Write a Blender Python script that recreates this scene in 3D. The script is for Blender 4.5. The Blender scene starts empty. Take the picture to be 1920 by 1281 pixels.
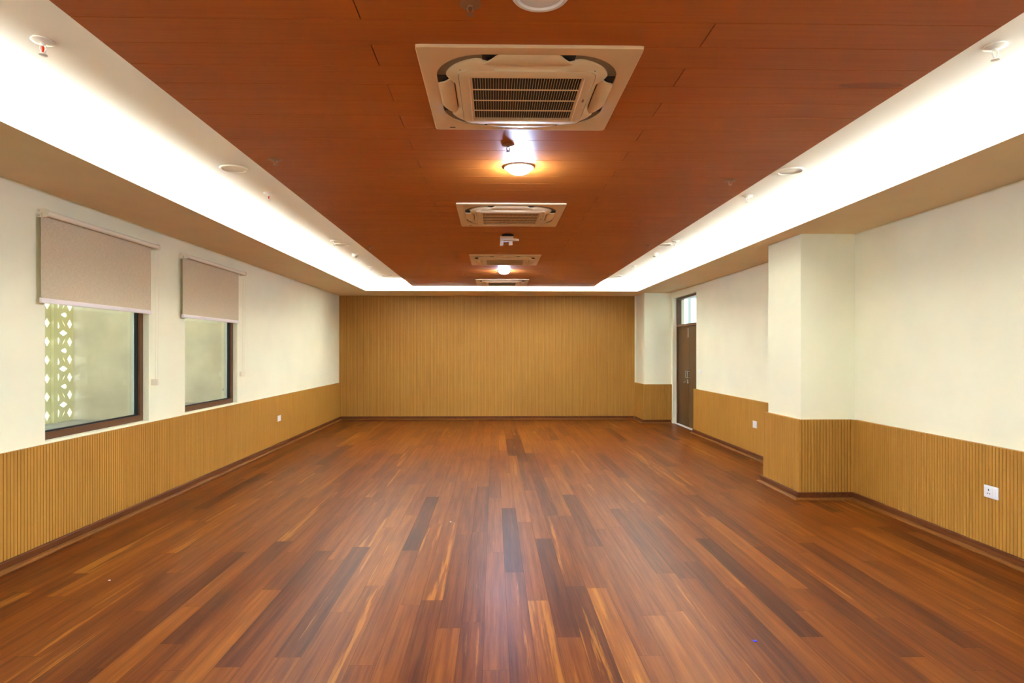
import bpy, bmesh, math, random
from mathutils import Vector, Matrix
random.seed(7)
PI = math.pi
scn = bpy.context.scene
COL = scn.collection
HC = 1.51                       # camera height above the floor


def Z(z):                       # heights below are given relative to the lens
    return z + HC


# ------------------------------------------------------------------ materials
def srgb(r, g, b):
    f = lambda c: (c / 255.0 / 12.92) if c / 255.0 <= .04045 else ((c / 255.0 + .055) / 1.055) ** 2.4
    return (f(r), f(g), f(b), 1.0)


class NT:
    def __init__(self, name):
        self.m = bpy.data.materials.new(name)
        self.m.use_nodes = True
        self.t = self.m.node_tree
        self.b = self.t.nodes['Principled BSDF']

    def n(self, kind, **kw):
        nd = self.t.nodes.new(kind)
        for k, v in kw.items():
            setattr(nd, k, v)
        return nd

    def l(self, a, b):
        self.t.links.new(a, b)

    def math(self, op, a, b=None, clamp=False):
        nd = self.n('ShaderNodeMath', operation=op, use_clamp=clamp)
        for i, v in enumerate((a, b)):
            if v is None:
                continue
            if isinstance(v, (int, float)):
                nd.inputs[i].default_value = v
            else:
                self.l(v, nd.inputs[i])
        return nd.outputs[0]

    def noise(self, vec, scale, detail=3.0, rough=.55, out='Fac'):
        nd = self.n('ShaderNodeTexNoise')
        nd.inputs['Scale'].default_value = scale
        nd.inputs['Detail'].default_value = detail
        nd.inputs['Roughness'].default_value = rough
        if vec is not None:
            self.l(vec, nd.inputs['Vector'])
        return nd.outputs[out]

    def mapping(self, vec, scale=(1, 1, 1), loc=(0, 0, 0)):
        nd = self.n('ShaderNodeMapping')
        nd.inputs['Scale'].default_value = scale
        nd.inputs['Location'].default_value = loc
        self.l(vec, nd.inputs['Vector'])
        return nd.outputs[0]

    def coord(self):
        return self.n('ShaderNodeTexCoord').outputs['Object']

    def ramp(self, fac, stops):
        nd = self.n('ShaderNodeValToRGB')
        cr = nd.color_ramp
        while len(cr.elements) < len(stops):
            cr.elements.new(.5)
        for e, (p, c) in zip(cr.elements, stops):
            e.position = p
            e.color = c if len(c) == 4 else (*c, 1)
        self.l(fac, nd.inputs[0])
        return nd.outputs[0]

    def mix(self, fac, a, b, mode='MIX'):
        nd = self.n('ShaderNodeMix', data_type='RGBA', blend_type=mode)
        for i, v in ((0, fac), (6, a), (7, b)):
            if isinstance(v, (int, float)):
                nd.inputs[i].default_value = v
            elif isinstance(v, tuple):
                nd.inputs[i].default_value = v
            else:
                self.l(v, nd.inputs[i])
        return nd.outputs[2]

    def bump(self, h, strength, dist):
        nd = self.n('ShaderNodeBump')
        nd.inputs['Strength'].default_value = strength
        nd.inputs['Distance'].default_value = dist
        self.l(h, nd.inputs['Height'])
        self.l(nd.outputs[0], self.b.inputs['Normal'])

    def set(self, **kw):
        for k, v in kw.items():
            k = k.replace('_', ' ')
            if isinstance(v, (int, float, tuple)):
                self.b.inputs[k].default_value = v
            else:
                self.l(v, self.b.inputs[k])
        return self


def paint(name, col, rough=.6, var=.05, scale=3.0, bump=0.0, spec=.3):
    """plain paint / plastic with slight procedural unevenness"""
    t = NT(name)
    c = t.coord()
    nz = t.noise(c, scale)
    lo = tuple(x * (1 - var) for x in col[:3]) + (1,)
    hi = tuple(min(1, x * (1 + var)) for x in col[:3]) + (1,)
    t.set(Base_Color=t.ramp(nz, [(.3, lo), (.7, hi)]), Roughness=rough, Specular_IOR_Level=spec)
    if bump:
        t.bump(t.noise(c, 90, 4), bump, .004)
    return t.m


WALL = (.85, .835, .63, 1)
M = {}
M['wall'] = paint('cream_wall_paint', WALL, .75, .03, 1.6, .12, .2)
M['white'] = paint('white_ceiling_paint', (.88, .87, .85, 1), .8, .015, 2, .04, .2)
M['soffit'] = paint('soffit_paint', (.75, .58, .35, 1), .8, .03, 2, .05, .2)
M['plaster'] = paint('stained_yellow_plaster', (.84, .77, .66, 1), .9, .16, 2.2, .35, .1)
M['screenpaint'] = paint('lattice_screen_paint', (.86, .80, .52, 1), .8, .05, 4)
M['concrete'] = paint('grey_ledge_concrete', (.42, .42, .40, 1), .9, .15, 9, .3, .2)
M['frame'] = paint('brown_window_frame', srgb(96, 62, 38), .4, .1, 12)
M['gasket'] = paint('black_gasket', (.01, .012, .012, 1), .5)
M['alu'] = paint('bare_aluminium_bead', (.75, .78, .8, 1), .35, .03)
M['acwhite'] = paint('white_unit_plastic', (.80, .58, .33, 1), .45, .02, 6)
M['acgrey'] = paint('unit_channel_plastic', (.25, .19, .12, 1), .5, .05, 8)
M['black'] = paint('black_plastic', (.008, .008, .010, 1), .5)
M['filter'] = paint('grey_filter_mesh', (.16, .14, .13, 1), .7)
M['palefilter'] = paint('pale_filter_mesh', (.40, .28, .16, 1), .7)
M['plastic'] = paint('white_socket_plastic', (.86, .87, .90, 1), .35, .01)
M['bone'] = paint('ivory_blind_plastic', (.82, .74, .58, 1), .45, .02)
M['rail'] = paint('pale_blind_rail', (.82, .75, .74, 1), .45, .02)
M['chrome'] = paint('brushed_steel', (.62, .61, .60, 1), .3)
M['chrome'].node_tree.nodes['Principled BSDF'].inputs['Metallic'].default_value = 1
M['red'] = paint('red_bulb_liquid', srgb(215, 50, 25), .2)
M['brownmetal'] = paint('bronze_fitting', srgb(150, 105, 70), .4)
M['mountwhite'] = paint('cream_bracket_enamel', (.66, .50, .35, 1), .45)
M['blue'] = paint('blue_paper', srgb(55, 60, 225), .6)
M['threshold'] = paint('pale_threshold_stone', (.72, .75, .78, 1), .4)
M['corridor'] = paint('corridor_white_paint', (.80, .84, .86, 1), .8)
M['cgrey'] = paint('corridor_grey_metal', (.40, .44, .46, 1), .5)


def wood_plain(name, lo, hi, axis, rough=.5, spec=.3, fine=1.0):
    """straight grained veneer, grain running along an axis ('x','y','z')"""
    t = NT(name)
    c = t.coord()
    sc = {'x': (1.2, 26, 26), 'y': (26, 1.2, 26), 'z': (26, 26, 1.2)}[axis]
    g = t.noise(t.mapping(c, sc), 1.6 * fine, 4, .6)
    g2 = t.noise(c, .9, 2)
    f = t.math('ADD', t.math('MULTIPLY', g, .7), t.math('MULTIPLY', g2, .3))
    t.set(Base_Color=t.ramp(f, [(.34, lo), (.66, hi)]), Roughness=rough, Specular_IOR_Level=spec)
    t.bump(g, .05, .002)
    return t


M['panel'] = wood_plain('grooved_panel_veneer', (.365, .164, .0225, 1), (.455, .222, .036, 1), 'z', .55, .25).m
M['groove'] = paint('darkened_panel_groove', (.115, .042, .008, 1), .8)
M['plinth'] = wood_plain('dark_plinth_wood', (.078, .019, .005, 1), (.15, .046, .012, 1), 'y', .55, .12).m
M['shoe'] = wood_plain('shoe_moulding_wood', (.15, .050, .009, 1), (.23, .083, .015, 1), 'y', .5, .12).m
M['door'] = wood_plain('brown_door_laminate', (.105, .050, .015, 1), (.135, .069, .021, 1), 'z', .55, .15).m


def raft_material():
    t = NT('ceiling_plank_veneer')
    c = t.coord()
    g = t.noise(t.mapping(c, (.8, 26, 1)), 1.8, 4, .6)
    g2 = t.noise(t.mapping(c, (.35, 1.2, 1)), 1.2, 2)
    f = t.math('ADD', t.math('MULTIPLY', g, .55), t.math('MULTIPLY', g2, .45))
    col = t.ramp(f, [(.34, (.42, .105, .0105, 1)), (.66, (.52, .147, .0155, 1))])
    # the long filler patch on one plank near the right edge
    sep = t.n('ShaderNodeSeparateXYZ')
    t.l(c, sep.inputs[0])
    ex = t.math('DIVIDE', t.math('SUBTRACT', sep.outputs[0], 1.795), .165)
    ey = t.math('DIVIDE', t.math('SUBTRACT', sep.outputs[1], 2.886), .036)
    rr = t.math('ADD', t.math('MULTIPLY', ex, ex), t.math('MULTIPLY', ey, ey))
    wob = t.math('MULTIPLY', t.noise(c, 60, 3), .9)
    mask = t.math('LESS_THAN', t.math('ADD', rr, wob), 1.35)
    col = t.mix(t.math('MULTIPLY', mask, .42), col, (.16, .036, .007, 1))
    t.set(Base_Color=col, Roughness=.5, Specular_IOR_Level=.3)
    t.bump(g, .04, .002)
    return t.m


M['raft'] = raft_material()


def floor_material():
    """strand bamboo boards: tone, seed and streak amount ride on each board as a colour attribute"""
    t = NT('strand_bamboo_boards')
    at = t.n('ShaderNodeAttribute', attribute_name='board')
    sp = t.n('ShaderNodeSeparateColor')
    t.l(at.outputs['Color'], sp.inputs[0])
    tone, seed, streak = sp.outputs
    c = t.coord()
    off = t.n('ShaderNodeCombineXYZ')
    t.l(t.math('MULTIPLY', seed, 37.0), off.inputs[0])
    t.l(t.math('MULTIPLY', seed, 91.0), off.inputs[1])
    t.l(t.math('MULTIPLY', seed, 13.0), off.inputs[2])
    va = t.n('ShaderNodeVectorMath', operation='ADD')
    t.l(c, va.inputs[0])
    t.l(off.outputs[0], va.inputs[1])
    v = va.outputs[0]
    fine = t.noise(t.mapping(v, (95, 2.6, 1)), 1.0, 5, .65)
    mid = t.noise(t.mapping(v, (26, 1.1, 1)), 1.0, 4, .6)
    big = t.noise(t.mapping(v, (9, .55, 1)), 1.0, 3, .5)
    k = t.math('ADD', t.math('MULTIPLY', t.math('SUBTRACT', fine, .5), .50),
               t.math('MULTIPLY', t.math('SUBTRACT', mid, .5), .80))
    k = t.math('ADD', k, t.math('MULTIPLY', t.math('SUBTRACT', big, .5), .35))
    f = t.math('ADD', tone, k, True)
    base = t.ramp(f, [(.0, (.042, .0080, .0026, 1)), (.22, (.077, .0165, .0037, 1)), (.45, (.137, .032, .0044, 1)),
                      (.68, (.198, .055, .0066, 1)), (1.0, (.31, .108, .0125, 1))])
    # pale strands with ragged edges on some boards
    s1 = t.noise(t.mapping(v, (17, .62, 1)), 1.0, 5, .62)
    thr = t.math('SUBTRACT', .80, t.math('MULTIPLY', streak, .285))
    sm = t.math('MULTIPLY', t.math('SUBTRACT', s1, thr), 16.0, True)
    sm = t.math('MULTIPLY', sm, .62, True)
    base = t.mix(sm, base, (.35, .128, .0150, 1))
    s2 = t.noise(t.mapping(v, (60, 2.4, 1), (5, 3, 0)), 1.0, 4, .6)
    dk = t.math('MULTIPLY', t.math('SUBTRACT', s2, .66), 9.0, True)
    base = t.mix(t.math('MULTIPLY', dk, .45), base, (.03, .0075, .003, 1))
    # dull scuffs
    sc = t.noise(c, 1.1, 4, .6)
    rgh = t.math('ADD', t.math('MULTIPLY', sc, .08), .31)
    t.set(Base_Color=base, Roughness=rgh, Specular_IOR_Level=.075)
    t.bump(fine, .05, .0015)
    return t.m


M['floor'] = floor_material()
M['seam'] = paint('board_seam_shadow', (.03, .012, .006, 1), .8)


def fabric_material():
    t = NT('taupe_blind_fabric')
    c = t.coord()
    a = t.noise(t.mapping(c, (1, 260, 30)), 1.0, 2)
    b = t.noise(t.mapping(c, (1, 30, 260)), 1.0, 2)
    f = t.math('MULTIPLY', t.math('ADD', a, b), .5)
    t.set(Base_Color=t.ramp(f, [(.36, (.54, .44, .30, 1)), (.64, (.68, .57, .40, 1))]), Roughness=.9, Specular_IOR_Level=.1)
    t.bump(f, .2, .001)
    return t.m


M['fabric'] = fabric_material()


def glass_material():
    m = bpy.data.materials.new('window_glass')
    m.use_nodes = True
    t = m.node_tree
    t.nodes.clear()
    o = t.nodes.new('ShaderNodeOutputMaterial')
    mx = t.nodes.new('ShaderNodeMixShader')
    tr = t.nodes.new('ShaderNodeBsdfTransparent')
    tr.inputs[0].default_value = (.93, .97, .94, 1)
    gl = t.nodes.new('ShaderNodeBsdfGlossy')
    gl.inputs['Roughness'].default_value = .03
    lw = t.nodes.new('ShaderNodeLayerWeight')
    lw.inputs[0].default_value = .5
    pw = t.nodes.new('ShaderNodeMath')
    pw.operation = 'POWER'
    pw.inputs[1].default_value = 4.0
    t.links.new(lw.outputs['Facing'], pw.inputs[0])
    ad = t.nodes.new('ShaderNodeMath')
    ad.operation = 'MULTIPLY_ADD'
    ad.inputs[1].default_value = .7
    ad.inputs[2].default_value = .025
    t.links.new(pw.outputs[0], ad.inputs[0])
    t.links.new(ad.outputs[0], mx.inputs[0])
    t.links.new(tr.outputs[0], mx.inputs[1])
    t.links.new(gl.outputs[0], mx.inputs[2])
    t.links.new(mx.outputs[0], o.inputs[0])
    return m


M['glass'] = glass_material()


def lamp_material(strength):
    t = NT('lit_diffuser')
    t.set(Base_Color=(.9, .93, 1, 1), Emission_Color=(.50, .66, 1.0, 1), Emission_Strength=strength)
    return t.m


M['lit'] = lamp_material(300)
M['diffuser'] = paint('unlit_diffuser', (.88, .86, .82, 1), .5, .02)


# ------------------------------------------------------------------ geometry
class MB:
    """collects faces, then links them as one mesh object"""

    def __init__(self):
        self.v, self.f, self.mi = [], [], []
        self.cur = 0

    def add(self, pts, faces):
        o = len(self.v)
        self.v += [tuple(p) for p in pts]
        for f in faces:
            self.f.append([i + o for i in f])
            self.mi.append(self.cur)

    def box(self, x0, x1, y0, y1, z0, z1):
        p = [(x, y, z) for z in (z0, z1) for y in (y0, y1) for x in (x0, x1)]
        self.add(p, [(0, 2, 3, 1), (4, 5, 7, 6), (0, 1, 5, 4), (2, 6, 7, 3), (0, 4, 6, 2), (1, 3, 7, 5)])

    def bbox(self, x0, x1, y0, y1, z0, z1, r=.003):
        """box with chamfered edges"""
        bm = bmesh.new()
        bmesh.ops.create_cube(bm, size=1)
        for v in bm.verts:
            v.co = Vector(((x0 + x1) / 2 + v.co.x * (x1 - x0), (y0 + y1) / 2 + v.co.y * (y1 - y0), (z0 + z1) / 2 + v.co.z * (z1 - z0)))
        bmesh.ops.bevel(bm, geom=bm.edges[:], offset=r, segments=2, affect='EDGES', profile=.6)
        self.bm(bm)

    def bm(self, bm, mat=None):
        if mat is not None:
            bm.transform(mat)
        bm.verts.ensure_lookup_table()
        bm.verts.index_update()
        self.add([v.co[:] for v in bm.verts], [[v.index for v in f.verts] for f in bm.faces])
        bm.free()

    def lathe(self, prof, n=48, c=(0, 0, 0), cap=True):
        """prof: (radius, z) list, spun about z"""
        pts, faces = [], []
        for r, z in prof:
            for i in range(n):
                a = 2 * PI * i / n
                pts.append((c[0] + r * math.cos(a), c[1] + r * math.sin(a), c[2] + z))
        for k in range(len(prof) - 1):
            for i in range(n):
                j = (i + 1) % n
                faces.append((k * n + i, k * n + j, (k + 1) * n + j, (k + 1) * n + i))
        if cap:
            if prof[0][0] > 1e-6:
                faces.append(list(range(n))[::-1])
            if prof[-1][0] > 1e-6:
                faces.append([(len(prof) - 1) * n + i for i in range(n)])
        self.add(pts, faces)

    def tube(self, a, b, r, n=20, r2=None):
        a, b = Vector(a), Vector(b)
        d = (b - a)
        q = d.to_track_quat('Z', 'Y').to_matrix().to_4x4()
        m = Matrix.Translation(a) @ q
        r2 = r if r2 is None else r2
        pts, L = [], d.length
        for rr, z in ((r, 0), (r2, L)):
            for i in range(n):
                t = 2 * PI * i / n
                pts.append(m @ Vector((rr * math.cos(t), rr * math.sin(t), z)))
        faces = [(i, (i + 1) % n, n + (i + 1) % n, n + i) for i in range(n)]
        faces += [list(range(n))[::-1], list(range(n, 2 * n))]
        self.add(pts, faces)

    def rings(self, rings, cap0=False, cap1=False):
        n = len(rings[0])
        pts = [p for r in rings for p in r]
        faces = []
        for k in range(len(rings) - 1):
            for i in range(n):
                j = (i + 1) % n
                faces.append((k * n + i, k * n + j, (k + 1) * n + j, (k + 1) * n + i))
        if cap0:
            faces.append(list(range(n))[::-1])
        if cap1:
            faces.append([(len(rings) - 1) * n + i for i in range(n)])
        self.add(pts, faces)

    def build(self, name, mats, parent=None, smooth=None, loc=None):
        me = bpy.data.meshes.new(name)
        me.from_pydata(self.v, [], self.f)
        if not isinstance(mats, (list, tuple)):
            mats = [mats]
        for m in mats:
            me.materials.append(m)
        if len(mats) > 1:
            me.polygons.foreach_set('material_index', self.mi)
        bm = bmesh.new()
        bm.from_mesh(me)
        bmesh.ops.remove_doubles(bm, verts=bm.verts, dist=1e-6)
        bmesh.ops.recalc_face_normals(bm, faces=bm.faces)
        bm.to_mesh(me)
        bm.free()
        if smooth is not None:
            me.polygons.foreach_set('use_smooth', [True] * len(me.polygons))
            me.set_sharp_from_angle(angle=math.radians(smooth))
        o = bpy.data.objects.new(name, me)
        COL.objects.link(o)
        if parent is not None:
            o.parent = parent
        if loc:
            o.location = loc
        return o


def tag(o, label, cat, group=None, kind=None):
    o['label'] = label
    o['category'] = cat
    if group:
        o['group'] = group
    if kind:
        o['kind'] = kind
    return o


def thing(name, label, cat, loc=(0, 0, 0), group=None, kind=None, rz=0):
    o = bpy.data.objects.new(name, None)
    o.empty_display_size = .05
    COL.objects.link(o)
    o.location = loc
    o.rotation_euler = (0, 0, rz)
    return tag(o, label, cat, group, kind)


def dup(root, loc, label, rz=None):
    r = root.copy()
    COL.objects.link(r)
    r.location = loc
    if rz is not None:
        r.rotation_euler = (0, 0, rz)
    r['label'] = label
    for ch in list(root.children):
        c = ch.copy()
        COL.objects.link(c)
        c.parent = r
        for g in list(ch.children):
            d = g.copy()
            COL.objects.link(d)
            d.parent = c
    return r


def struct(mb, name, mats, label, cat, smooth=None):
    return tag(mb.build(name, mats, None, smooth), label, cat, None, 'structure')


# ------------------------------------------------------------------ room sizes
XL, XR, YB, YF = -3.37, 3.69, 13.42, -2.2
ZS = 1.19            # underside of the white border
ZT = 1.285           # top of its upstand
ZR = 1.26            # underside of the wooden raft
ZC = 1.40            # white ceiling
LIPL, LIPR, LIPB = -2.563, 2.90, 12.31
RX0, RX1, RY1 = -1.60, 1.975, 12.08
WZ = -.705           # top of the grooved wainscot
PZ = -1.440          # top of the plinth
COLX = 3.13          # face of the two pillars on the right
P1 = (6.20, 6.94)    # near pillar, y range
P2 = (12.69, YB)     # far pillar


# ------------------------------------------------------------------ floor
def make_floor():
    W, L, X0 = .128, 1.69, .074
    rnd = random.Random(21)
    fixed_end = {0: 4.17, -6: 4.64, 2: 3.22, 3: 3.91, 5: 6.40, -7: 3.945, 12: 3.20, 15: 4.672, 1: 3.697, -15: 3.645, -14: 3.187,
                 -16: 2.94, -11: 2.947, -4: 3.71}
    tones = {(0, 4.17): (.10, .1), (-6, 4.64): (.13, .2), (2, 3.22): (.22, .2), (3, 5.60): (.26, .1), (5, 4.71): (.24, .2),
             (-7, 3.945): (.60, .8), (12, 3.20): (.12, .1), (15, 4.672): (.30, .3), (1, 2.007): (.58, 1.0), (-15, 1.955): (.62, .4),
             (-14, 3.187): (.26, .2), (-16, 2.94): (.25, .1), (-11, 2.947): (.22, .3), (-4, 2.02): (.28, .7), (-4, 3.71): (.5, 1.0),
             (3, 2.22): (.25, .9), (2, 1.53): (.50, .7), (0, 2.48): (.34, .6), (-1, 3.2): (.47, .5)}
    v, f, cols, mi = [], [], [], []
    for k in range(-28, 31):
        xa, xb = X0 + k * W, X0 + (k + 1) * W
        xa2, xb2 = max(xa, -3.40), min(xb, 4.02)
        if xb2 - xa2 < .005:
            continue
        e = fixed_end.get(k, rnd.uniform(0, L))
        j = math.floor((YF - .05 - e) / L)
        while True:
            ya, yb = e + j * L, e + (j + 1) * L
            j += 1
            if ya > YB + .03:
                break
            ya2, yb2 = max(ya, YF - .05), min(yb, YB + .03)
            if yb2 <= ya2:
                continue
            r = rnd.random()
            tone = min(.80, max(.12, rnd.gauss(.46, .065)))
            if r < .055:
                tone = rnd.uniform(.17, .27)
            elif r > .93:
                tone = rnd.uniform(.58, .66)
            st = rnd.random() ** 1.6
            for (kk, yy), (tt, ss) in tones.items():
                if kk == k and abs(yy - ya) < .05:
                    tone, st = tt, ss
            g = .0007
            o = len(v)
            v += [(xa2 + g, ya2 + g, 0), (xb2 - g, ya2 + g, 0), (xb2 - g, yb2 - g, 0), (xa2 + g, yb2 - g, 0)]
            f.append((o, o + 1, o + 2, o + 3))
            cols.append((tone, rnd.random(), st, 1))
            mi.append(0)
    o = len(v)
    x0, x1, y0, y1, zb, zt = -3.5, 4.05, YF - .1, YB + .1, -.12, -.002
    v += [(x, y, z) for z in (zb, zt) for y in (y0, y1) for x in (x0, x1)]
    for q in [(0, 2, 3, 1), (4, 5, 7, 6), (0, 1, 5, 4), (2, 6, 7, 3), (0, 4, 6, 2), (1, 3, 7, 5)]:
        f.append(tuple(o + i for i in q))
        cols.append((.1, 0, 0, 1))
        mi.append(1)
    me = bpy.data.meshes.new('floor')
    me.from_pydata(v, [], f)
    me.materials.append(M['floor'])
    me.materials.append(M['seam'])
    me.polygons.foreach_set('material_index', mi)
    a = me.color_attributes.new('board', 'FLOAT_COLOR', 'CORNER')
    data = []
    for p, c in zip(me.polygons, cols):
        for _ in p.loop_indices:
            data += list(c)
    a.data.foreach_set('color', data)
    ob = bpy.data.objects.new('floor', me)
    COL.objects.link(ob)
    tag(ob, 'reddish brown strand bamboo board floor of the hall', 'floor', None, 'structure')


make_floor()

# ------------------------------------------------------------------ walls
WIN = [(4.67, 6.055), (6.755, 8.12)]
WIN_HID = [(.50, 1.885), (2.585, 3.97)]
WZ0, WZ1 = -.685, .93
THK = .135


def wall_left():
    mb = MB()
    zb, zt = 0, Z(ZC)
    xo = XL - THK
    mb.box(xo, XL, YF - .2, YB + .2, zb, Z(WZ0))
    mb.box(xo, XL, YF - .2, YB + .2, Z(WZ1), zt)
    ys = [YF - .2] + [y for w in sorted(WIN_HID + WIN) for y in w] + [YB + .2]
    for a, b in zip(ys[0::2], ys[1::2]):
        mb.box(xo, XL, a, b, Z(WZ0), Z(WZ1))
    struct(mb, 'wall_left', M['wall'], 'cream painted left wall with two deep window openings', 'wall')


wall_left()
DY0, DY1, DZ1 = 11.12, 12.60, 1.075   # door opening in the right wall


def wall_right():
    mb = MB()
    mb.box(XR, XR + .24, YF - .2, DY0, 0, Z(ZC))
    mb.box(XR, XR + .24, DY0, DY1, Z(DZ1), Z(ZC))
    mb.box(XR, XR + .24, DY1, YB + .2, 0, Z(ZC))
    struct(mb, 'wall_right', M['wall'], 'cream painted right wall around the tall brown double door', 'wall')


wall_right()
mb = MB()
mb.box(XL - THK, XR + .24, YB + .02, YB + .24, 0, Z(ZC))
struct(mb, 'wall_back', M['wall'], 'far end wall behind the full height grooved wood panelling', 'wall')
mb = MB()
mb.box(XL - THK, XR + .24, YF - .24, YF, Z(.95), Z(ZC))  # openings in this unseen wall are added to bring in daylight
mb.box(XL - THK, -2.6, YF - .24, YF, 0, Z(ZC))
mb.box(3.0, XR + .24, YF - .24, YF, 0, Z(ZC))
mb.box(.05, .35, YF - .24, YF, 0, Z(ZC))
struct(mb, 'wall_front', M['wall'], 'cream wall behind the viewer, its two wide openings added for daylight', 'wall')

mb = MB()
mb.box(COLX, XR, P1[0], P1[1], 0, Z(ZS))
struct(mb, 'pillar', M['wall'], 'cream square pillar standing out halfway along the right wall', 'pillar')
mb = MB()
mb.box(COLX, XR, P2[0], P2[1] + .02, 0, Z(ZS))
struct(mb, 'pillar', M['wall'], 'cream pillar in the far right corner beside the brown door', 'pillar')


# grooved wood panelling ------------------------------------------------------
def grooved(mb, a, b, nrm, z0, z1, back, pitch=.031, gw=.0064, gd=.010):
    """vertical-groove face from plan point a to b, facing nrm, with a top cap running back"""
    a, b, nrm = Vector((*a, 0)), Vector((*b, 0)), Vector((*nrm, 0))
    L = (b - a).length
    d = (b - a) / L
    n = max(1, round(L / pitch))
    p = L / n
    prof = [(0, 0)]
    for i in range(1, n):
        s = i * p
        prof += [(s - gw / 2, 0), (s - gw / 2 + .0008, -gd), (s + gw / 2 - .0008, -gd), (s + gw / 2, 0)]
    prof.append((L, 0))
    pts, faces = [], []
    for s, h in prof:
        q = a + d * s + nrm * h
        r = a + d * s - nrm * back
        pts += [(q.x, q.y, z0), (q.x, q.y, z1), (r.x, r.y, z1)]
    deep = []
    for i in range(len(prof) - 1):
        o = i * 3
        bottom = prof[i][1] < 0 and prof[i + 1][1] < 0
        (deep if bottom else faces).extend([(o, o + 3, o + 4, o + 1)])
        faces += [(o + 1, o + 4, o + 5, o + 2)]
    mb.cur = 0
    mb.add(pts, faces)
    mb.cur = 1                                  # groove bottoms coloured darker to deepen their shade
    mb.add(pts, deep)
    mb.cur = 0


ZW, ZP = Z(WZ), Z(PZ) - .01
WT = .04
mb = MB()
grooved(mb, (XL + .025, YF), (XL + .025, YB), (1, 0), ZP, ZW, .03)
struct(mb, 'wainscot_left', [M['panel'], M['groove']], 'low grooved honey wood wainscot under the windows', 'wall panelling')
mb = MB()
grooved(mb, (XL - .0, YB), (COLX - WT, YB), (0, -1), ZP, Z(ZS), .02)
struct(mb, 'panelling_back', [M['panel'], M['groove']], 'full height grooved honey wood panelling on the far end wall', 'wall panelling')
mb = MB()
XWR = XR - .04
grooved(mb, (XWR, P1[0] - WT), (XWR, YF), (-1, 0), ZP, ZW, .045)
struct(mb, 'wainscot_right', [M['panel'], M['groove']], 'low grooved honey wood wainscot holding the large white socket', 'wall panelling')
mb = MB()
grooved(mb, (COLX - WT, P1[1] + WT), (COLX - WT, P1[0] - WT), (-1, 0), ZP, ZW, WT)
grooved(mb, (COLX - WT, P1[0] - WT), (XWR, P1[0] - WT), (0, -1), ZP, ZW, WT)
grooved(mb, (XWR, P1[1] + WT), (COLX - WT, P1[1] + WT), (0, 1), ZP, ZW, WT)
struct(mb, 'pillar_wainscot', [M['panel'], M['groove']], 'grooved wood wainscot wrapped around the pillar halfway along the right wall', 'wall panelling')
mb = MB()
grooved(mb, (XWR, DY0 + .04), (XWR, P1[1] + WT), (-1, 0), ZP, ZW, .045)
grooved(mb, (XR + .02, DY0 + .04), (XWR, DY0 + .04), (0, 1), ZP, ZW, .04, .1)
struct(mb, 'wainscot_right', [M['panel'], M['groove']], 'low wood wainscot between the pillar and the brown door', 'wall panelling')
mb = MB()
grooved(mb, (COLX - WT, YB), (COLX - WT, P2[0] - WT), (-1, 0), ZP, ZW, WT)
grooved(mb, (COLX - WT, P2[0] - WT), (XR + .005, P2[0] - WT), (0, -1), ZP, ZW, WT)
struct(mb, 'pillar_wainscot', [M['panel'], M['groove']], 'grooved wood wainscot around the far corner pillar left of the door', 'wall panelling')


# plinths ---------------------------------------------------------------------
def plinth(name, path, label, t=.026, s=.034, close0=True):
    """skirting swept along a plan path; the room is on the right-hand side of the path direction"""
    P = [Vector(p) for p in path]

    def offs(d):
        out = []
        for i, p in enumerate(P):
            ns = []
            if i > 0:
                e = (P[i] - P[i - 1]).normalized()
                ns.append(Vector((e.y, -e.x)))
            if i < len(P) - 1:
                e = (P[i + 1] - P[i]).normalized()
                ns.append(Vector((e.y, -e.x)))
            if len(ns) == 1:
                out.append(p + ns[0] * d)
            else:
                b = (ns[0] + ns[1]).normalized()
                out.append(p + b * (d / max(.2, b.dot(ns[0]))))
        return out
    h = Z(PZ)
    sec = [(0, 0), (0, h), (t - .006, h), (t, h - .006), (t, .022), (t + .001, .022), (t + s - .012, .018), (t + s, .008), (t + s, 0)]
    mi = [0, 0, 0, 0, 0, 1, 1, 1]
    cols = [offs(d) for d, _ in sec]
    mb = MB()
    for k in range(len(sec) - 1):
        mb.cur = mi[k]
        for i in range(len(P) - 1):
            a0, a1, b0, b1 = cols[k][i], cols[k][i + 1], cols[k + 1][i], cols[k + 1][i + 1]
            mb.add([(a0.x, a0.y, sec[k][1]), (a1.x, a1.y, sec[k][1]), (b1.x, b1.y, sec[k + 1][1]), (b0.x, b0.y, sec[k + 1][1])], [(0, 1, 2, 3)])
    mb.cur = 0
    for i in (0, -1):
        mb.add([(cols[k][i].x, cols[k][i].y, sec[k][1]) for k in range(len(sec))], [list(range(len(sec)))])
    struct(mb, name, [M['plinth'], M['shoe']], label, 'skirting board')


plinth('baseboard_left', [(XL + .022, YF), (XL + .022, YB - .03)], 'dark wood skirting board along the left wall')
plinth('baseboard_back', [(XL + .02, YB - .003), (COLX - WT - .02, YB - .003)], 'dark wood skirting board along the far grooved wall')
plinth('baseboard_right', [(XWR + .003, DY0 + .03), (XWR + .003, P1[1] + WT - .003), (COLX - WT + .003, P1[1] + WT - .003),
                           (COLX - WT + .003, P1[0] - WT + .003), (XWR + .003, P1[0] - WT + .003), (XWR + .003, YF)],
       'dark wood skirting board stepping around the pillar on the right')
plinth('baseboard_right', [(COLX - WT + .003, YB - .06), (COLX - WT + .003, P2[0] - WT + .003), (XR - .02, P2[0] - WT + .003)],
       'dark wood skirting board around the far corner pillar by the door')

# ------------------------------------------------------------------ ceiling
mb = MB()
mb.box(XL - THK, XR + .24, YF - .24, YB + .24, Z(ZC), Z(ZC) + .12)
struct(mb, 'ceiling', M['white'], 'white plaster ceiling between the cove borders and the wooden raft', 'ceiling')


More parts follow.
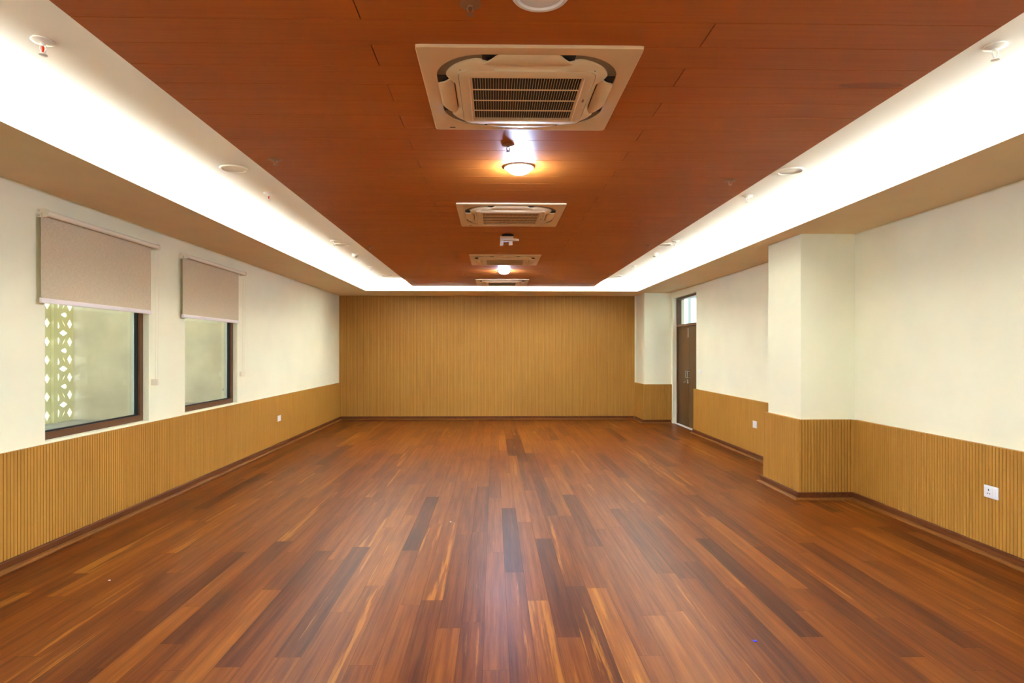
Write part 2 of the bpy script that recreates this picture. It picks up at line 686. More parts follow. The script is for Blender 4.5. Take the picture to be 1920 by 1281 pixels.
def border(name, label, plate, up):
    mb = MB()
    mb.box(*plate[:4], Z(ZS), Z(ZS) + .03)
    mb.box(*up, Z(ZS) + .001, Z(ZT))
    struct(mb, name, M['soffit'], label, 'ceiling border')


def border_set():
    # plate = beige soffit, upstand = white cove fascia
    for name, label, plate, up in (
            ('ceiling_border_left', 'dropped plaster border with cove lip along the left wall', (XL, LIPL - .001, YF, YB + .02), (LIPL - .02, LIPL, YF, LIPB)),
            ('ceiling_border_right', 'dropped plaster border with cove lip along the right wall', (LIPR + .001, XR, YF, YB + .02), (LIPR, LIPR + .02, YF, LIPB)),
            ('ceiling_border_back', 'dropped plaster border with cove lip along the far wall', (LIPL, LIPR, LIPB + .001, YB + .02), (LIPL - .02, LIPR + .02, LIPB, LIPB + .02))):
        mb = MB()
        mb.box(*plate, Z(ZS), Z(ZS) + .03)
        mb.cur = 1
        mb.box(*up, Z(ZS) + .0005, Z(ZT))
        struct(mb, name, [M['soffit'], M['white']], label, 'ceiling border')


border_set()


def raft():
    mb = MB()
    mb.cur = 1
    mb.box(RX0 + .004, RX1 - .004, YF, RY1 - .004, Z(ZR) + .012, Z(ZC))
    mb.cur = 2
    mb.box(RX0 + .004, RX1 - .004, YF, RY1 - .004, Z(ZR) + .0095, Z(ZR) + .013)
    mb.cur = 0
    P = .1903
    y = 2.347 - P * 24
    n = 0
    while y < RY1 - .01:
        y0, y1 = max(y, YF), min(y + P, RY1)
        if y1 > YF + .01:
            # row just before y=2.347 carries a joint at x=-.507, the next one at .852
            xs = [RX0] + ([-.507] if (n - 23) % 2 == 0 else [.855]) + [RX1]
            for a, b in zip(xs[:-1], xs[1:]):
                g = .0020
                ga = 0 if a == RX0 else .0022
                gb = 0 if b == RX1 else .0022
                mb.box(a + ga, b - gb, y0 + g, y1 - g, Z(ZR), Z(ZR) + .010)
        y += P
        n += 1
    o = mb.build('ceiling_raft', [M['raft'], M['white'], M['seam']])
    tag(o, 'long dropped raft of reddish brown planks down the middle of the ceiling', 'ceiling panel', None, 'structure')


raft()


# ------------------------------------------------------------------ windows and what lies outside
def window(name, y0, y1, label, sticker=False, blank=False):
    root = thing(name, label, 'window', (XL - .055, (y0 + y1) / 2, Z(WZ0)), None, 'structure')
    h, H, w, dp = (y1 - y0) / 2, WZ1 - WZ0, .055, .06
    mb = MB()
    mb.box(-dp, 0, -h, h, 0, w)
    mb.box(-dp, 0, -h, h, H - w, H)
    mb.box(-dp, 0, -h, -h + w, w, H - w)
    mb.box(-dp, 0, h - w, h, w, H - w)
    mb.build('window_frame', M['frame'], root)
    mb = MB()                                    # black gasket just inside the frame
    g = .012
    for (a, b, c, d) in ((-h + w, h - w, w, w + g), (-h + w, h - w, H - w - g, H - w), (-h + w, -h + w + g, w + g, H - w - g), (h - w - g, h - w, w + g, H - w - g)):
        mb.box(-.045, -.020, a, b, c, d)
    mb.build('gasket', M['gasket'], root)
    mb = MB()
    mb.box(-.050, -.046, -h + w + .002, h - w - .002, w + .002, H - w - .002)
    pane = mb.build('pane', M['glass'], root)
    mb = MB()                                    # bright outer bead behind the glass
    b0 = .010
    mb.box(-.075, -.0505, h - w - b0, h - w, w, H - w)
    mb.box(-.075, -.0505, -h + w, -h + w + b0, w, H - w)
    mb.build('outer_bead', M['alu'], root)
    if sticker:
        mb = MB()
        mb.tube((-.0458, h - w - .14, w + .125), (-.044, h - w - .14, w + .125), .016, 24)
        s = mb.build('sticker', M['cgrey'], pane)
        s['label'] = 'small round grey sticker low on the pane'
    return root


window('window_1', *WIN[0], 'brown framed fixed window under the nearer roller blind, lattice screen outside')
window('window_2', *WIN[1], 'brown framed fixed window under the farther roller blind, round sticker on pane', True)
window('window_3', *WIN_HID[0], 'brown framed window in the left wall beside the viewer, no blind')
window('window_4', *WIN_HID[1], 'brown framed window in the left wall just before the blinds begin')

XS = -4.266
LEDGE = -.705
mb = MB()
mb.box(XS - .12, XL - THK, -2.4, 8.62, Z(LEDGE) - .12, Z(LEDGE))
struct(mb, 'exterior_ledge', M['concrete'], 'grey concrete ledge outside the windows below the lattice screens', 'ledge')
FINS = [(6.30, 6.52), (8.36, 8.58), (4.24, 4.46), (2.18, 2.40), (.12, .34)]
for i, (a, b) in enumerate(FINS):
    mb = MB()
    mb.box(XS - .1, XL - THK, a, b, Z(LEDGE), Z(2.2))
    if i == 1:
        mb.box(XL - THK - .10, XL - THK, a - .07, a, Z(LEDGE), Z(2.2))
    struct(mb, 'exterior_fin_wall', M['plaster'],
           ('stained yellow plaster fin wall outside the nearer window', 'stained yellow plaster fin wall outside the farther window',
            'yellow plaster fin wall outside, between the third and first windows', 'yellow plaster fin wall outside the unblinded windows',
            'yellow plaster fin wall outside beside the viewer')[i], 'wall')


mb = MB()
mb.box(XS - .6, XL - THK, -2.4, 8.62, Z(2.75), Z(2.9))  # unseen slab, added to keep sky light off the fin walls
struct(mb, 'added_shade_canopy', M['concrete'], 'unseen concrete canopy added over the window bays to shade the fin walls', 'canopy')


def lattice(name, y0, y1, s_off, label):
    """pierced cement screen in the plane x = XS: a sheet with real holes"""
    z0, z1 = Z(LEDGE), Z(2.2)
    bm = bmesh.new()
    edges = []

    def loop(pts):
        vs = [bm.verts.new((0, p[0], p[1])) for p in pts]
        for a, b in zip(vs, vs[1:] + vs[:1]):
            edges.append(bm.edges.new((a, b)))
    loop([(y0, z0), (y1, z0), (y1, z1), (y0, z1)])

    def drop(cy, cz, sc, ang):
        pts = []
        for i in range(18):
            t = 2 * PI * i / 18
            x = .030 * math.sin(t) * (math.sin(t / 2) ** 1.5)
            y = .045 * math.cos(t)
            pts.append((x * 1.25, y))
        return [(cy + (p[0] * math.cos(ang) - p[1] * math.sin(ang)) * sc, cz + (p[0] * math.sin(ang) + p[1] * math.cos(ang)) * sc) for p in pts]

    def star(cy, cz, a, b):
        pts = []
        for i in range(20):
            t = 2 * PI * i / 20
            c, s = math.cos(t), math.sin(t)
            pts.append((cy + a * math.copysign(abs(c) ** 1.9, c), cz + b * math.copysign(abs(s) ** 1.9, s)))
        return pts

    def bar(cy, cz, sgn):
        L, w = .042, .0065
        a = math.radians(58) * sgn
        d, n = (math.cos(a), math.sin(a)), (-math.sin(a), math.cos(a))
        return [(cy + d[0] * L, cz + d[1] * L), (cy + n[0] * w, cz + n[1] * w), (cy - d[0] * L, cz - d[1] * L), (cy - n[0] * w, cz - n[1] * w)]
    per = .355
    col = .26
    nrow = int((z1 - z0) / per) + 1
    k0 = int((y1 - y0) / col) + 2
    for k in range(-1, k0):
        ys = y1 - (k + 1) * col + s_off
        for r in range(nrow):
            zz = z0 + .035 + r * per
            holes = [drop(ys + .042, zz + .045, 1, PI), drop(ys + .042, zz + .215, 1, 0),
                     star(ys + .213, zz + .045, .034, .048), star(ys + .213, zz + .225, .034, .048),
                     bar(ys + .128, zz + .045, 1), bar(ys + .128, zz + .225, -1),
                     star(ys + .125, zz + .132, .056, .030), drop(ys + .128, zz + .312, .9, PI / 2),
                     star(ys + .256, zz + .312, .012, .018), star(ys + .004, zz + .132, .010, .012)]
            for h in holes:
                if all(y0 + .004 < p[0] < y1 - .004 and z0 + .004 < p[1] < z1 - .004 for p in h):
                    loop(h)
    bmesh.ops.triangle_fill(bm, use_beauty=True, edges=edges)
    ext = bmesh.ops.extrude_face_region(bm, geom=bm.faces[:])
    bmesh.ops.translate(bm, vec=(-.008, 0, 0), verts=[g for g in ext['geom'] if isinstance(g, bmesh.types.BMVert)])
    bmesh.ops.recalc_face_normals(bm, faces=bm.faces)
    mb = MB()
    mb.bm(bm)
    o = mb.build(name, M['screenpaint'], None, None, (XS, 0, 0))
    tag(o, label, 'screen')
    return o


lattice('lattice_screen', 6.042, 6.298, 0, 'pale yellow pierced screen panel of drops and diamonds against the fin wall')
lattice('lattice_screen', 4.47, 5.985, 0, 'pale yellow pierced screen panel beyond the slim post, at the window edge')
mb = MB()
mb.box(XS - .05, XS + .03, 5.985, 6.042, Z(LEDGE), Z(2.2))
tag(mb.build('screen_post', M['screenpaint']), 'slim pale post between the two pierced screen panels outside', 'post')
lattice('lattice_screen', 2.41, 4.23, 0, 'pale yellow pierced screen outside the unblinded window before the first blind')
lattice('lattice_screen', 6.53, 8.35, 0, 'pale yellow pierced screen outside the farther window, mostly hidden')


# ------------------------------------------------------------------ roller blinds
def blind(y0, y1, t0, t1, label, first=True):
    xw = XL
    zc = Z(1.015)
    xt = XL + .06
    root = thing('roller_blind', label, 'blind', (xw, (y0 + y1) / 2, zc), 'roller blinds on the left wall')
    ym = (y0 + y1) / 2

    def P(mb, name, mat, smooth=None, par=root):
        o = mb.build(name, mat, par, smooth)
        if par is root:
            for v in o.data.vertices:
                v.co -= Vector((xw, ym, zc))
        return o
    mb = MB()
    mb.tube((xt, t0 + .004, zc), (xt, t1 - .004, zc), .023, 32)
    P(mb, 'roller_tube', M['bone'], 40)
    for k, (a, b) in enumerate(((t0 - .012, t0), (t1, t1 + .012))):
        mb = MB()                                # D-shaped end bracket reaching back to the wall
        n, pts = 16, []
        for i in range(n + 1):
            t = -PI / 2 + PI * i / n
            pts.append((xt + .031 * math.cos(t), zc + .031 * math.sin(t)))
        pts += [(xw + .001, zc + .031), (xw + .001, zc - .031)]
        mb.rings([[(p[0], a, p[1]) for p in pts], [(p[0], b, p[1]) for p in pts]], True, True)
        br = P(mb, 'bracket', M['bone'], 30)
        for sz in (-.018, .018):
            mb = MB()
            yy = a if k == 0 else b
            mb.tube((xw + .016 - xw, yy - .002 - ym, sz), (xw + .016 - xw, yy + .002 - ym, sz), .0045, 12)
            mb.build('screw', M['cgrey'], br)
    mb = MB()
    xf = XL + .040
    zb = Z(.385)
    n = 24
    mb.rings([[(xf, y0, zc), (xf, y1, zc), (xf - .0012, y1, zc), (xf - .0012, y0, zc)],
              [(xf, y0, zb), (xf, y1, zb), (xf - .0012, y1, zb), (xf - .0012, y0, zb)]], True, True)
    P(mb, 'blind_fabric', M['fabric'])
    mb = MB()
    mb.bbox(xf - .012, xf + .010, y0 - .003, y1 + .003, Z(.350), zb + .002, .004)
    P(mb, 'bottom_rail', M['rail'], 40)
    mb = MB()                                    # bead chain loop at the far end
    yc = t1 + .004
    mb.tube((xt - .018, yc, zc), (xt - .020, yc, Z(-.29)), .0016, 6)
    mb.tube((xt + .018, yc, zc), (xt - .002, yc, Z(-.29)), .0016, 6)
    P(mb, 'bead_chain', M['bone'])
    mb = MB()
    mb.bbox(xw + .001, xt + .008, yc - .012, yc + .012, Z(-.345), Z(-.285), .006)
    P(mb, 'chain_holder', M['bone'], 40)


blind(4.575, 6.02, 4.60, 6.098, 'taupe roller blind half lowered over the nearer window of the left wall')
blind(6.63, 8.065, 6.66, 8.20, 'taupe roller blind half lowered over the farther window of the left wall')


# ------------------------------------------------------------------ door
def door():
    xd = XR + .10
    root = thing('door_1', 'brown double door with glazed transom in the right wall', 'door', (xd, (DY0 + DY1) / 2, 0), None, 'structure')
    h, H, w = (DY1 - DY0) / 2, Z(DZ1), .045
    ztr = Z(.50)
    mb = MB()
    mb.box(-.02, .07, -h, -h + w, 0, H)
    mb.box(-.02, .07, h - w, h, 0, H)
    mb.box(-.02, .07, -h + w, h - w, H - w, H)
    mb.build('door_frame', M['frame'], root)
    mb = MB()
    mb.box(-.022, .07, -h + w, h - w, ztr - .022, ztr + .022)
    mb.build('transom_bar', M['frame'], root)
    mb = MB()
    mb.box(.02, .026, -h + w, h - w, ztr + .022, H - w)
    mb.build('transom_pane', M['glass'], root)
    for s in (-1, 1):
        a, b = (-h + w + .003, -.003) if s < 0 else (.003, h - w - .003)
        mb = MB()
        mb.bbox(0, .04, a, b, .012, ztr - .025, .003)
        leaf = mb.build('door_leaf', M['door'], root, 40)
        mb = MB()                                # steel pull handle on a rose
        yh = -.05 if s < 0 else .05
        z0 = Z(-.62)
        if s > 0:
            mb.tube((-.040, yh, z0 + .08), (-.040, yh, z0 + .22), .007, 16)
            mb.tube((0, yh, z0 + .09), (-.040, yh, z0 + .09), .006, 12)
            mb.tube((0, yh, z0 + .21), (-.040, yh, z0 + .21), .006, 12)
            mb.bbox(-.012, 0, yh - .025, yh + .025, z0 - .03, z0 + .05, .003)
            mb.tube((-.012, yh, z0 + .01), (-.045, yh, z0 + .01), .007, 12)
            mb.tube((-.045, yh - .01, z0 + .01), (-.045, yh + .12, z0 - .01), .008, 12)
        else:
            mb.tube((-.040, yh, z0 + .08), (-.040, yh, z0 + .22), .007, 16)
            mb.tube((0, yh, z0 + .09), (-.040, yh, z0 + .09), .006, 12)
            mb.tube((0, yh, z0 + .21), (-.040, yh, z0 + .21), .006, 12)
        hd = mb.build('handle', M['chrome'], leaf, 40)
        mb = MB()                                # small bolt near the top of the meeting edge
        if s > 0:
            mb.bbox(-.010, 0, .012, .035, ztr - .25, ztr - .06, .002)
            mb.build('flush_bolt', M['chrome'], leaf)
    mb = MB()
    mb.box(-.06, .09, -h + .002, h - .002, .0005, .010)
    mb.build('threshold', M['threshold'], root)


door()
mb = MB()
mb.box(XR + .24, 6.2, 8.5, 15.5, -.1, -.005)
struct(mb, 'exterior_corridor_floor', M['concrete'], 'grey corridor floor beyond the brown double door', 'floor')
mb = MB()
mb.box(5.9, 6.0, 8.5, 11.9 + 1.35, 0, 3.9)
mb.box(5.9, 6.0, 13.95, 15.5, 0, 3.9)
struct(mb, 'exterior_corridor_wall', M['corridor'], 'pale corridor wall seen through the door transom', 'wall')
mb = MB()
mb.box(XR + .20, 6.6, 8.5, 15.5, 3.25, 3.4)  # roof added to dim the corridor behind the transom
struct(mb, 'added_corridor_roof', M['corridor'], 'pale roof slab added beyond the brown double door to shade the corridor', 'ceiling')
cf = thing('corridor_screen', 'pale metal framed screen closing the corridor end, seen through the door transom', 'screen', (4.9, 15.3, 0))
for x in (4.70, 4.90, 5.25):
    mb = MB()
    mb.box(x - 4.9 - .035, x - 4.9 + .035, -.04, .04, 0, 3.25)
    mb.build('post', M['cgrey'], cf)
for z in (Z(.62), Z(1.33)):
    mb = MB()
    mb.box(-.9, 1.0, -.03, .03, z - .03, z + .03)
    mb.build('rail', M['cgrey'], cf)


# ------------------------------------------------------------------ ceiling cassette units
def rrad(h, r, a):
    c, s = abs(math.cos(a)), abs(math.sin(a))
    t = h / max(c, s)
    q = h - r
    if t * c > q and t * s > q:
        bq = q * (c + s)
        t = bq + math.sqrt(max(0, bq * bq - (2 * q * q - r * r)))
    return t


NA = 256
ANG = [2 * PI * i / NA for i in range(NA)]


def ring(h, r, z, k=1.0):
    return [(rrad(h, r, a) * k * math.cos(a), rrad(h, r, a) * k * math.sin(a), z) for a in ANG]


def smooth(a, b, x):
    x = min(1, max(0, (x - a) / (b - a)))
    return x * x * (3 - 2 * x)


def ring_in(z, k=1.0):
    out = []
    for a in ANG:
        t = rrad(.374, .20, a)
        c, s = abs(math.cos(a)), abs(math.sin(a))
        w = smooth(.15, .235, t * min(c, s))
        t *= (.330 / .374) * (1 - w) + w
        out.append((t * k * math.cos(a), t * k * math.sin(a), z))
    return out


def cassette():
    root = thing('air_conditioner', '', 'air conditioner', (0, 0, 0), 'ceiling cassette air conditioners')
    mb = MB()
    mb.rings([ring(.476, .012, 0), ring(.476, .012, -.008), ring(.472, .012, -.012), ring(.420, .222, -.013), ring(.410, .222, -.010), ring(.410, .222, -.0005)])
    # fine joint lines where the corner covers meet the frame
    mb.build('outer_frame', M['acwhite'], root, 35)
    mb = MB()
    mb.rings([ring(.412, .222, -.003), ring(.25, .02, -.003)])
    mb.build('channel', M['acgrey'], root)
    for k in range(4):
        rot = Matrix.Rotation(k * PI / 2, 4, 'Z')
        mb = MB()
        bm = bmesh.new()
        bmesh.ops.create_cube(bm, size=1)
        for v in bm.verts:
            v.co = Vector((v.co.x * .40, -.366 + v.co.y * .080, -.006 + v.co.z * .004))
        mb.bm(bm, rot)
        mb.build('air_outlet', M['black'], root)
        mb = MB()
        nx, ny = 24, 8
        top, bot = [], []
        for j in range(ny + 1):
            f = j / ny
            r = .334 + f * .076
            half = .212 - .086 * f
            zz = -.013 - .015 * (1 - ((f - .42) / .58) ** 2)
            for i in range(nx + 1):
                u = -1 + 2 * i / nx
                e = .004 * u ** 6
                bot.append(rot @ Vector((u * half, -r, zz + e)))
                top.append(rot @ Vector((u * half, -r, zz + e + .008)))
        n = nx + 1
        m0 = len(bot)
        faces = []
        for j in range(ny):
            for i in range(nx):
                a = j * n + i
                faces.append((a, a + 1, a + n + 1, a + n))
                faces.append((m0 + a, m0 + a + n, m0 + a + n + 1, m0 + a + 1))
        for i in range(nx):
            faces.append((i, m0 + i, m0 + i + 1, i + 1))
            a = ny * n + i
            faces.append((a, a + 1, m0 + a + 1, m0 + a))
        for j in range(ny):
            a = j * n
            faces.append((a, a + n, m0 + a + n, m0 + a))
            a = j * n + nx
            faces.append((a, m0 + a, m0 + a + n, a + n))
        mb.add(bot + top, faces)
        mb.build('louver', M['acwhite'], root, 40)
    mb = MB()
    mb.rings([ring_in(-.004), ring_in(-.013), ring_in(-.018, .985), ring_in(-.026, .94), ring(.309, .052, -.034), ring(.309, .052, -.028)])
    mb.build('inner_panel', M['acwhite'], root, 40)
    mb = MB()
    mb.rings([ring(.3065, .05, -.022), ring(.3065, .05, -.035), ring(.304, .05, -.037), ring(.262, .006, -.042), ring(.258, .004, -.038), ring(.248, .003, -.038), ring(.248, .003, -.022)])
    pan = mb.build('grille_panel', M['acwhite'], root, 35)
    mb = MB()
    mb.box(-.30, .30, -.30, .30, -.026, -.024)
    mb.build('filter', M['black'], root)
    mb = MB()
    nb = 41
    for i in range(1, nb):
        x = -.248 + .496 * i / nb
        mb.box(x - .0009, x + .0009, -.249, .249, -.0390, -.0368)
    for y in (-.124, 0, .124):
        mb.box(-.249, .249, y - .0022, y + .0022, -.0395, -.035)
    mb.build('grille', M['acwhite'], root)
    mb = MB()
    mb.tube((.285, .0, -.0385), (.285, .0, -.0405), .006, 16)
    mb.box(.281, .289, -.026, -.010, -.0405, -.0385)
    mb.build('badge', M['acgrey'], pan)
    mb = MB()
    mb.box(-.395, -.365, .428, .436, -.0140, -.011)
    mb.build('indicator_window', M['black'], root)
    return root


AX = .149
AY = [3.002, 5.715, 8.535, 11.31]
ALAB = ['square white ceiling cassette air conditioner nearest the viewer, dark slats of its grille visible',
        'square white ceiling cassette air conditioner between the nearer lit lamp and the bracket',
        'square white ceiling cassette air conditioner just in front of the farther lit lamp',
        'square white ceiling cassette air conditioner nearest the far wall, grey filter showing']
ac0 = cassette()
ac0.location = (AX, AY[0], Z(ZR))
ac0['label'] = ALAB[0]
for i in (1, 2, 3):
    r = dup(ac0, (AX, AY[i], Z(ZR)), ALAB[i])
    if i < 3:
        for ch in r.children:
            if ch.name.startswith('filter'):
                ch.material_slots[0].link = 'OBJECT'
                ch.material_slots[0].material = M['palefilter']
    if i == 3:
        for ch in list(r.children):
            if ch.name.startswith('grille') and not ch.name.startswith('grille_panel'):
                mb = MB()
                mb.box(-.247, .247, -.247, .247, -.041, -.032)
                g = mb.build('filter_cover', M['filter'], r)
                bpy.data.objects.remove(ch)


# ------------------------------------------------------------------ downlights
def downlight(lit):
    root = thing('lit_downlight' if lit else 'downlight', '', 'ceiling lamp', (0, 0, 0), 'lit lamps on the wooden raft' if lit else 'unlit round downlights')
    mb = MB()
    mb.lathe([(.080, -.0005), (.104, -.0005), (.104, -.004), (.099, -.010), (.086, -.011), (.080, -.004)], 64, cap=False)
    mb.build('trim_ring', M['acwhite'] if lit else M['white'], root, 40)
    mb = MB()
    if lit:
        prof = [(.0825, -.003)] + [(.0825 * math.cos(t * PI / 16), -.006 - .046 * math.sin(t * PI / 16)) for t in range(0, 8)] + [(.0005, -.052)]  # lit diffuser bulges down, a shape added to enlarge the glow
    else:
        prof = [(.0825, -.001), (.0825, -.003), (.0005, -.0045)]
    mb.lathe(prof, 48)
    mb.build('diffuser', M['lit'] if lit else M['diffuser'], root, 50)
    return root


d0 = downlight(False)
d0.location = (.165, 2.166, Z(ZR))
d0['label'] = 'unlit round downlight on the wooden raft above the nearest air conditioner'
for x, y, lab in ((-2.0, 4.76, 'unlit round downlight in the left white ceiling strip, the nearer one'),
                  (-2.004, 8.15, 'unlit round downlight in the left white ceiling strip beside the motion sensor'),
                  (-2.004, 11.50, 'unlit round downlight in the left white ceiling strip near the far corner'),
                  (2.31, 4.74, 'unlit round downlight in the right white ceiling strip, the nearer one'),
                  (2.25, 8.07, 'unlit round downlight in the right white ceiling strip beside the motion sensor'),
                  (2.30, 11.45, 'unlit round downlight in the right white ceiling strip near the far corner')):
    dup(d0, (x, y, Z(ZC)), lab)
l0 = downlight(True)
l0.location = (.172, 4.21, Z(ZR))
l0['label'] = 'glowing bluish white lamp on the raft behind the nearest air conditioner'
dup(l0, (.160, 9.724, Z(ZR)), 'glowing bluish white lamp on the raft before the farthest air conditioner')


# ------------------------------------------------------------------ sprinklers and sensors
def sprinkler(name, plate, body, group, bulb=True):
    root = thing(name, '', 'sprinkler', (0, 0, 0), group)
    mb = MB()
    mb.lathe([(.012, -.003), (.036, -.002), (.046, -.0005), (.048, -.005), (.043, -.008), (.032, -.011), (.018, -.016), (.012, -.016)], 40)
    mb.build('escutcheon', plate, root, 40)
    mb = MB()
    mb.lathe([(.012, -.010), (.013, -.018), (.010, -.022), (.010, -.026)], 24)
    for s in (-1, 1):
        mb.tube((s * .010, 0, -.024), (s * .013, 0, -.036), .0035, 10)
        mb.tube((s * .013, 0, -.036), (s * .004, 0, -.060), .0035, 10)
    mb.lathe([(.006, -.056), (.006, -.064)], 16)
    mb.build('frame_arms', body, root, 40)
    if bulb:
        mb = MB()
        mb.lathe([(.001, -.026), (.0045, -.029), (.0045, -.053), (.001, -.057)], 16)
        mb.build('glass_bulb', M['red'], root, 40)
    mb = MB()
    mb.lathe([(.004, -.062), (.016, -.063), (.018, -.066), (.006, -.067)], 24)
    mb.build('deflector', body, root, 40)
    return root


s0 = sprinkler('sprinkler', M['plastic'], M['plastic'], 'white sprinkler heads in the white ceiling strips')
s0.location = (-2.036, 2.81, Z(ZC))
s0['label'] = 'white sprinkler head with red bulb in the left ceiling strip, nearest the viewer'
for x, y, lab in ((-2.003, 5.497, 'white sprinkler head with red bulb just past the nearer left downlight'),
                  (-2.039, 7.86, 'white sprinkler head just before the middle left downlight'),
                  (-2.06, 10.30, 'small white sprinkler head between left motion sensor and far left downlight'),
                  (2.304, 2.776, 'white sprinkler head in the right ceiling strip, nearest the viewer'),
                  (2.292, 5.509, 'white sprinkler head just past the nearer right downlight'),
                  (2.327, 7.811, 'white sprinkler head just before the middle right downlight'),
                  (2.308, 10.10, 'small white sprinkler head in the right strip past the motion sensor')):
    c = dup(s0, (x, y, Z(ZC)), lab)
    if 'red bulb' not in lab:
        for ch in list(c.children):
            if ch.name.startswith('glass_bulb'):
                bpy.data.objects.remove(ch)
b0 = sprinkler('raft_sprinkler', M['brownmetal'], M['brownmetal'], 'bronze sprinkler heads in the wooden raft', False)
b0.location = (.088, 3.763, Z(ZR))
b0.scale = (.85, .85, .62)
b0['label'] = 'bronze sprinkler head right beside the nearer lit lamp'
for x, y, lab in ((-.086, 2.23, 'bronze sprinkler head beside the unlit downlight at the top of the view'),
                  (-1.443, 4.076, 'bronze sprinkler head at the left edge of the raft, level with the nearer lit lamp'),
                  (1.749, 4.51, 'bronze sprinkler head at the right edge of the raft, level with the nearer lit lamp'),
                  (-1.500, 7.461, 'bronze sprinkler head at the left edge of the raft, farther one'),
                  (1.850, 7.321, 'bronze sprinkler head at the right edge of the raft, middle one'),
                  (1.90, 10.028, 'bronze sprinkler head at the right edge of the raft, farthest one')):
    dup(b0, (x, y, Z(ZR)), lab)


def sensor():
    root = thing('ceiling_motion_sensor', '', 'sensor', (0, 0, 0), 'motion sensors in the white ceiling strips')
    mb = MB()
    mb.lathe([(.046, .001), (.047, -.004), (.045, -.034), (.041, -.040), (.030, -.042)], 40)
    mb.build('housing', M['plastic'], root, 40)
    mb = MB()
    mb.lathe([(.029, -.0415), (.026, -.049), (.016, -.055), (.001, -.057)], 32)
    mb.build('lens', M['cgrey'], root, 50)
    return root


m0 = sensor()
m0.location = (-2.012, 8.935, Z(ZC))
m0['label'] = 'white cylindrical motion sensor in the left white ceiling strip'
dup(m0, (2.322, 8.804, Z(ZC)), 'white cylindrical motion sensor in the right white ceiling strip')


# ------------------------------------------------------------------ ceiling bracket between the second and third unit
def bracket():
    root = thing('ceiling_bracket', 'cream ceiling bracket with two hanging legs and black base plate', 'bracket', (.150, 6.676, Z(ZR)))
    mb = MB()
    mb.lathe([(.062, -.0005), (.066, -.004), (.066, -.016), (.055, -.022), (.03, -.024)], 40)
    mb.build('base_plate', M['black'], root, 40)
    mb = MB()
    mb.bbox(-.083, .060, -.055, .055, -.072, -.026, .006)
    b = mb.build('body', M['mountwhite'], root, 40)
    mb = MB()                                    # wing pointing right
    pts = [(.058, -.030), (.085, -.025), (.122, 0), (.085, .025), (.058, .030)]
    mb.rings([[(p[0], p[1], -.070) for p in pts], [(p[0], p[1], -.048) for p in pts]], True, True)
    mb.build('wing', M['mountwhite'], root)
    for x0, x1, y, zz, lean in ((-.080, -.044, -.02, -.128, -.006), (.012, .052, .01, -.116, 0)):
        mb = MB()
        mb.rings([[(x0, y - .02, -.068), (x1, y - .02, -.068), (x1, y + .02, -.068), (x0, y + .02, -.068)],
                  [(x0 + lean, y - .02, zz), (x1 + lean, y - .02, zz + .002), (x1 + lean, y + .02, zz + .002), (x0 + lean, y + .02, zz)]], True, True)
        lg = mb.build('leg', M['mountwhite'], root)
    mb = MB()
    mb.tube((-.036, -.02, -.118), (-.028, -.03, -.122), .006, 10)
    mb.build('fixing_screw', M['brownmetal'], root)


bracket()


# ------------------------------------------------------------------ sockets and switches
def plate(name, label, loc, rz, w, h, kind, cat):
    """face plate in the local x-z plane facing -y"""
    root = thing(name, label, cat, loc, None, None, rz)
    mb = MB()
    mb.bbox(-w / 2, w / 2, -.010, 0, -h / 2, h / 2, .0035)
    mb.build('face_plate', M['plastic'], root, 40)
    if kind == 'socket':
        mb = MB()
        mb.bbox(-w / 2 + .012, .020, -.0125, -.009, -h / 2 + .012, h / 2 - .012, .0015)
        ins = mb.build('outlet', M['plastic'], root, 40)
        mb = MB()
        cx = -.016
        mb.box(cx - .0035, cx + .0035, -.0131, -.012, .006, .021)
        mb.box(cx - .0145, cx - .0065, -.0131, -.012, -.016, -.0095)
        mb.box(cx + .0065, cx + .0145, -.0131, -.012, -.016, -.0095)
        mb.build('pin_hole', M['black'], ins)
        mb = MB()
        mb.bbox(.026, w / 2 - .012, -.0150, -.009, -h / 2 + .012, h / 2 - .012, .002)
        mb.build('rocker', M['plastic'], root, 40)
    else:
        mb = MB()
        mb.bbox(-w / 2 + .012, w / 2 - .012, -.0135, -.009, -h / 2 + .012, h / 2 - .012, .002)
        mb.build('rocker', M['plastic'], root, 40)
    return root


plate('power_socket', 'white three pin wall socket with switch on the right wainscot, nearest the viewer', (XWR, 4.427, Z(-1.041)), -PI / 2, .126, .090, 'socket', 'socket')
plate('wall_switch', 'white switch plate on the wainscot between pillar and brown door', (XWR, 8.50, Z(-1.037)), -PI / 2, .128, .098, 'switch', 'switch')
plate('wall_switch', 'white switch plate on the wainscot below the left wall windows', (XL + .025, 9.609, Z(-1.058)), PI / 2, .135, .088, 'switch', 'switch')
plate('wall_switch', 'small pale switch on the cream wall right of the brown door', (XR, 10.875, Z(-.381)), -PI / 2, .080, .060, 'switch', 'switch')

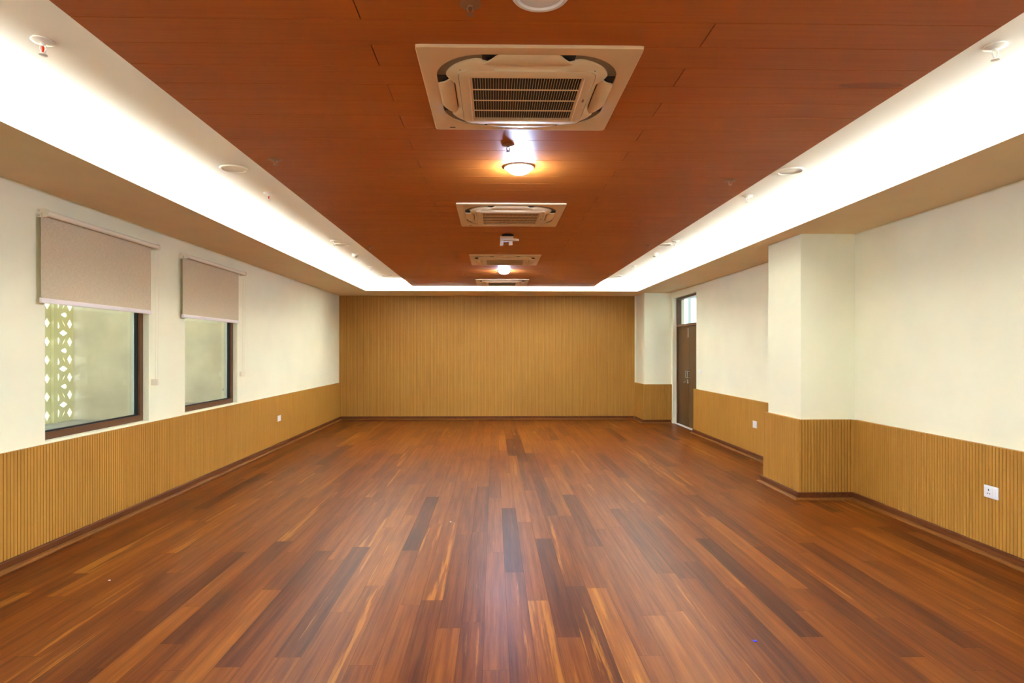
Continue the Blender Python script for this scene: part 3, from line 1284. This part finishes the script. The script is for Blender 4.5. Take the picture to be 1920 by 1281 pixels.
# small litter on the boards
mb = MB()
mb.bbox(-.008, .008, -.006, .010, 0.0005, .004, .0012)
tag(mb.build('paper_scrap', M['blue'], None, None, (1.354, 3.155, 0)), 'tiny bright blue scrap lying on the boards at right', 'scrap')
for x, y, lab in ((-.38, 5.395, 'tiny white crumb on the boards left of the dark middle board'), (-2.519, 4.067, 'tiny white crumb on the boards near the left wall')):
    mb = MB()
    mb.bbox(-.006, .006, -.005, .005, 0.0005, .005, .0012)
    tag(mb.build('plaster_crumb', M['plastic'], None, None, (x, y, 0)), lab, 'crumb')


# ground beyond the hall, added to block light from below
mb = MB()
mb.box(-40, 40, -45, YF - .24, -.35, -.12)
mb.box(-40, XS - .13, YF - .24, 50, -.35, -.12)
struct(mb, 'exterior_ground', M['concrete'], 'grey paved ground outside the hall, added to block light from below', 'ground')

# ------------------------------------------------------------------ light
def area(name, loc, rot, sx, sy, watts, col):
    d = bpy.data.lights.new(name, 'AREA')
    d.shape = 'RECTANGLE'
    d.size, d.size_y = sx, sy
    d.energy = watts
    d.color = col
    o = bpy.data.objects.new(name, d)
    COL.objects.link(o)
    o.location = loc
    o.rotation_euler = rot
    return o


LY0, LY1 = YF + .05, LIPB - .05
Lc, Ll = (LY0 + LY1) / 2, LY1 - LY0
area('cove_strip_left', (LIPL - .150, Lc, Z(1.244)), (PI, 0, 0), .16, Ll, 240, (.82, .955, 1))
area('cove_strip_right', (LIPR + .165, Lc, Z(1.256)), (PI, 0, 0), .19, Ll, 285, (.78, .945, 1))
area('cove_strip_back', ((LIPL + LIPR) / 2, LIPB + .13, Z(1.250)), (PI, 0, 0), LIPR - LIPL - .2, .12, 95, (.78, .96, 1))

w = bpy.data.worlds.new('daylight')
scn.world = w
w.use_nodes = True
bg = w.node_tree.nodes['Background']
bg.inputs[0].default_value = (.86, .94, 1.0, 1)
bg.inputs[1].default_value = 1.2

# ------------------------------------------------------------------ camera
cd = bpy.data.cameras.new('camera')
cd.sensor_width = 36
cd.lens = 36 * 1150 / 1920
cd.shift_x = 12 / 1920
cd.shift_y = 16.5 / 1920
cd.clip_start = .05
cam = bpy.data.objects.new('camera', cd)
COL.objects.link(cam)
cam.location = (0, 0, HC)
cam.rotation_euler = (PI / 2, 0, -math.atan(.019))
scn.camera = cam

vs = scn.view_settings
vs.view_transform = 'Standard'
vs.look = 'None'
vs.gamma = 1
vs.use_curve_mapping = False
vs.exposure = 2.08
cy = scn.cycles
cy.use_denoising = True
cy.max_bounces = 12
cy.diffuse_bounces = 8
cy.sample_clamp_indirect = 6
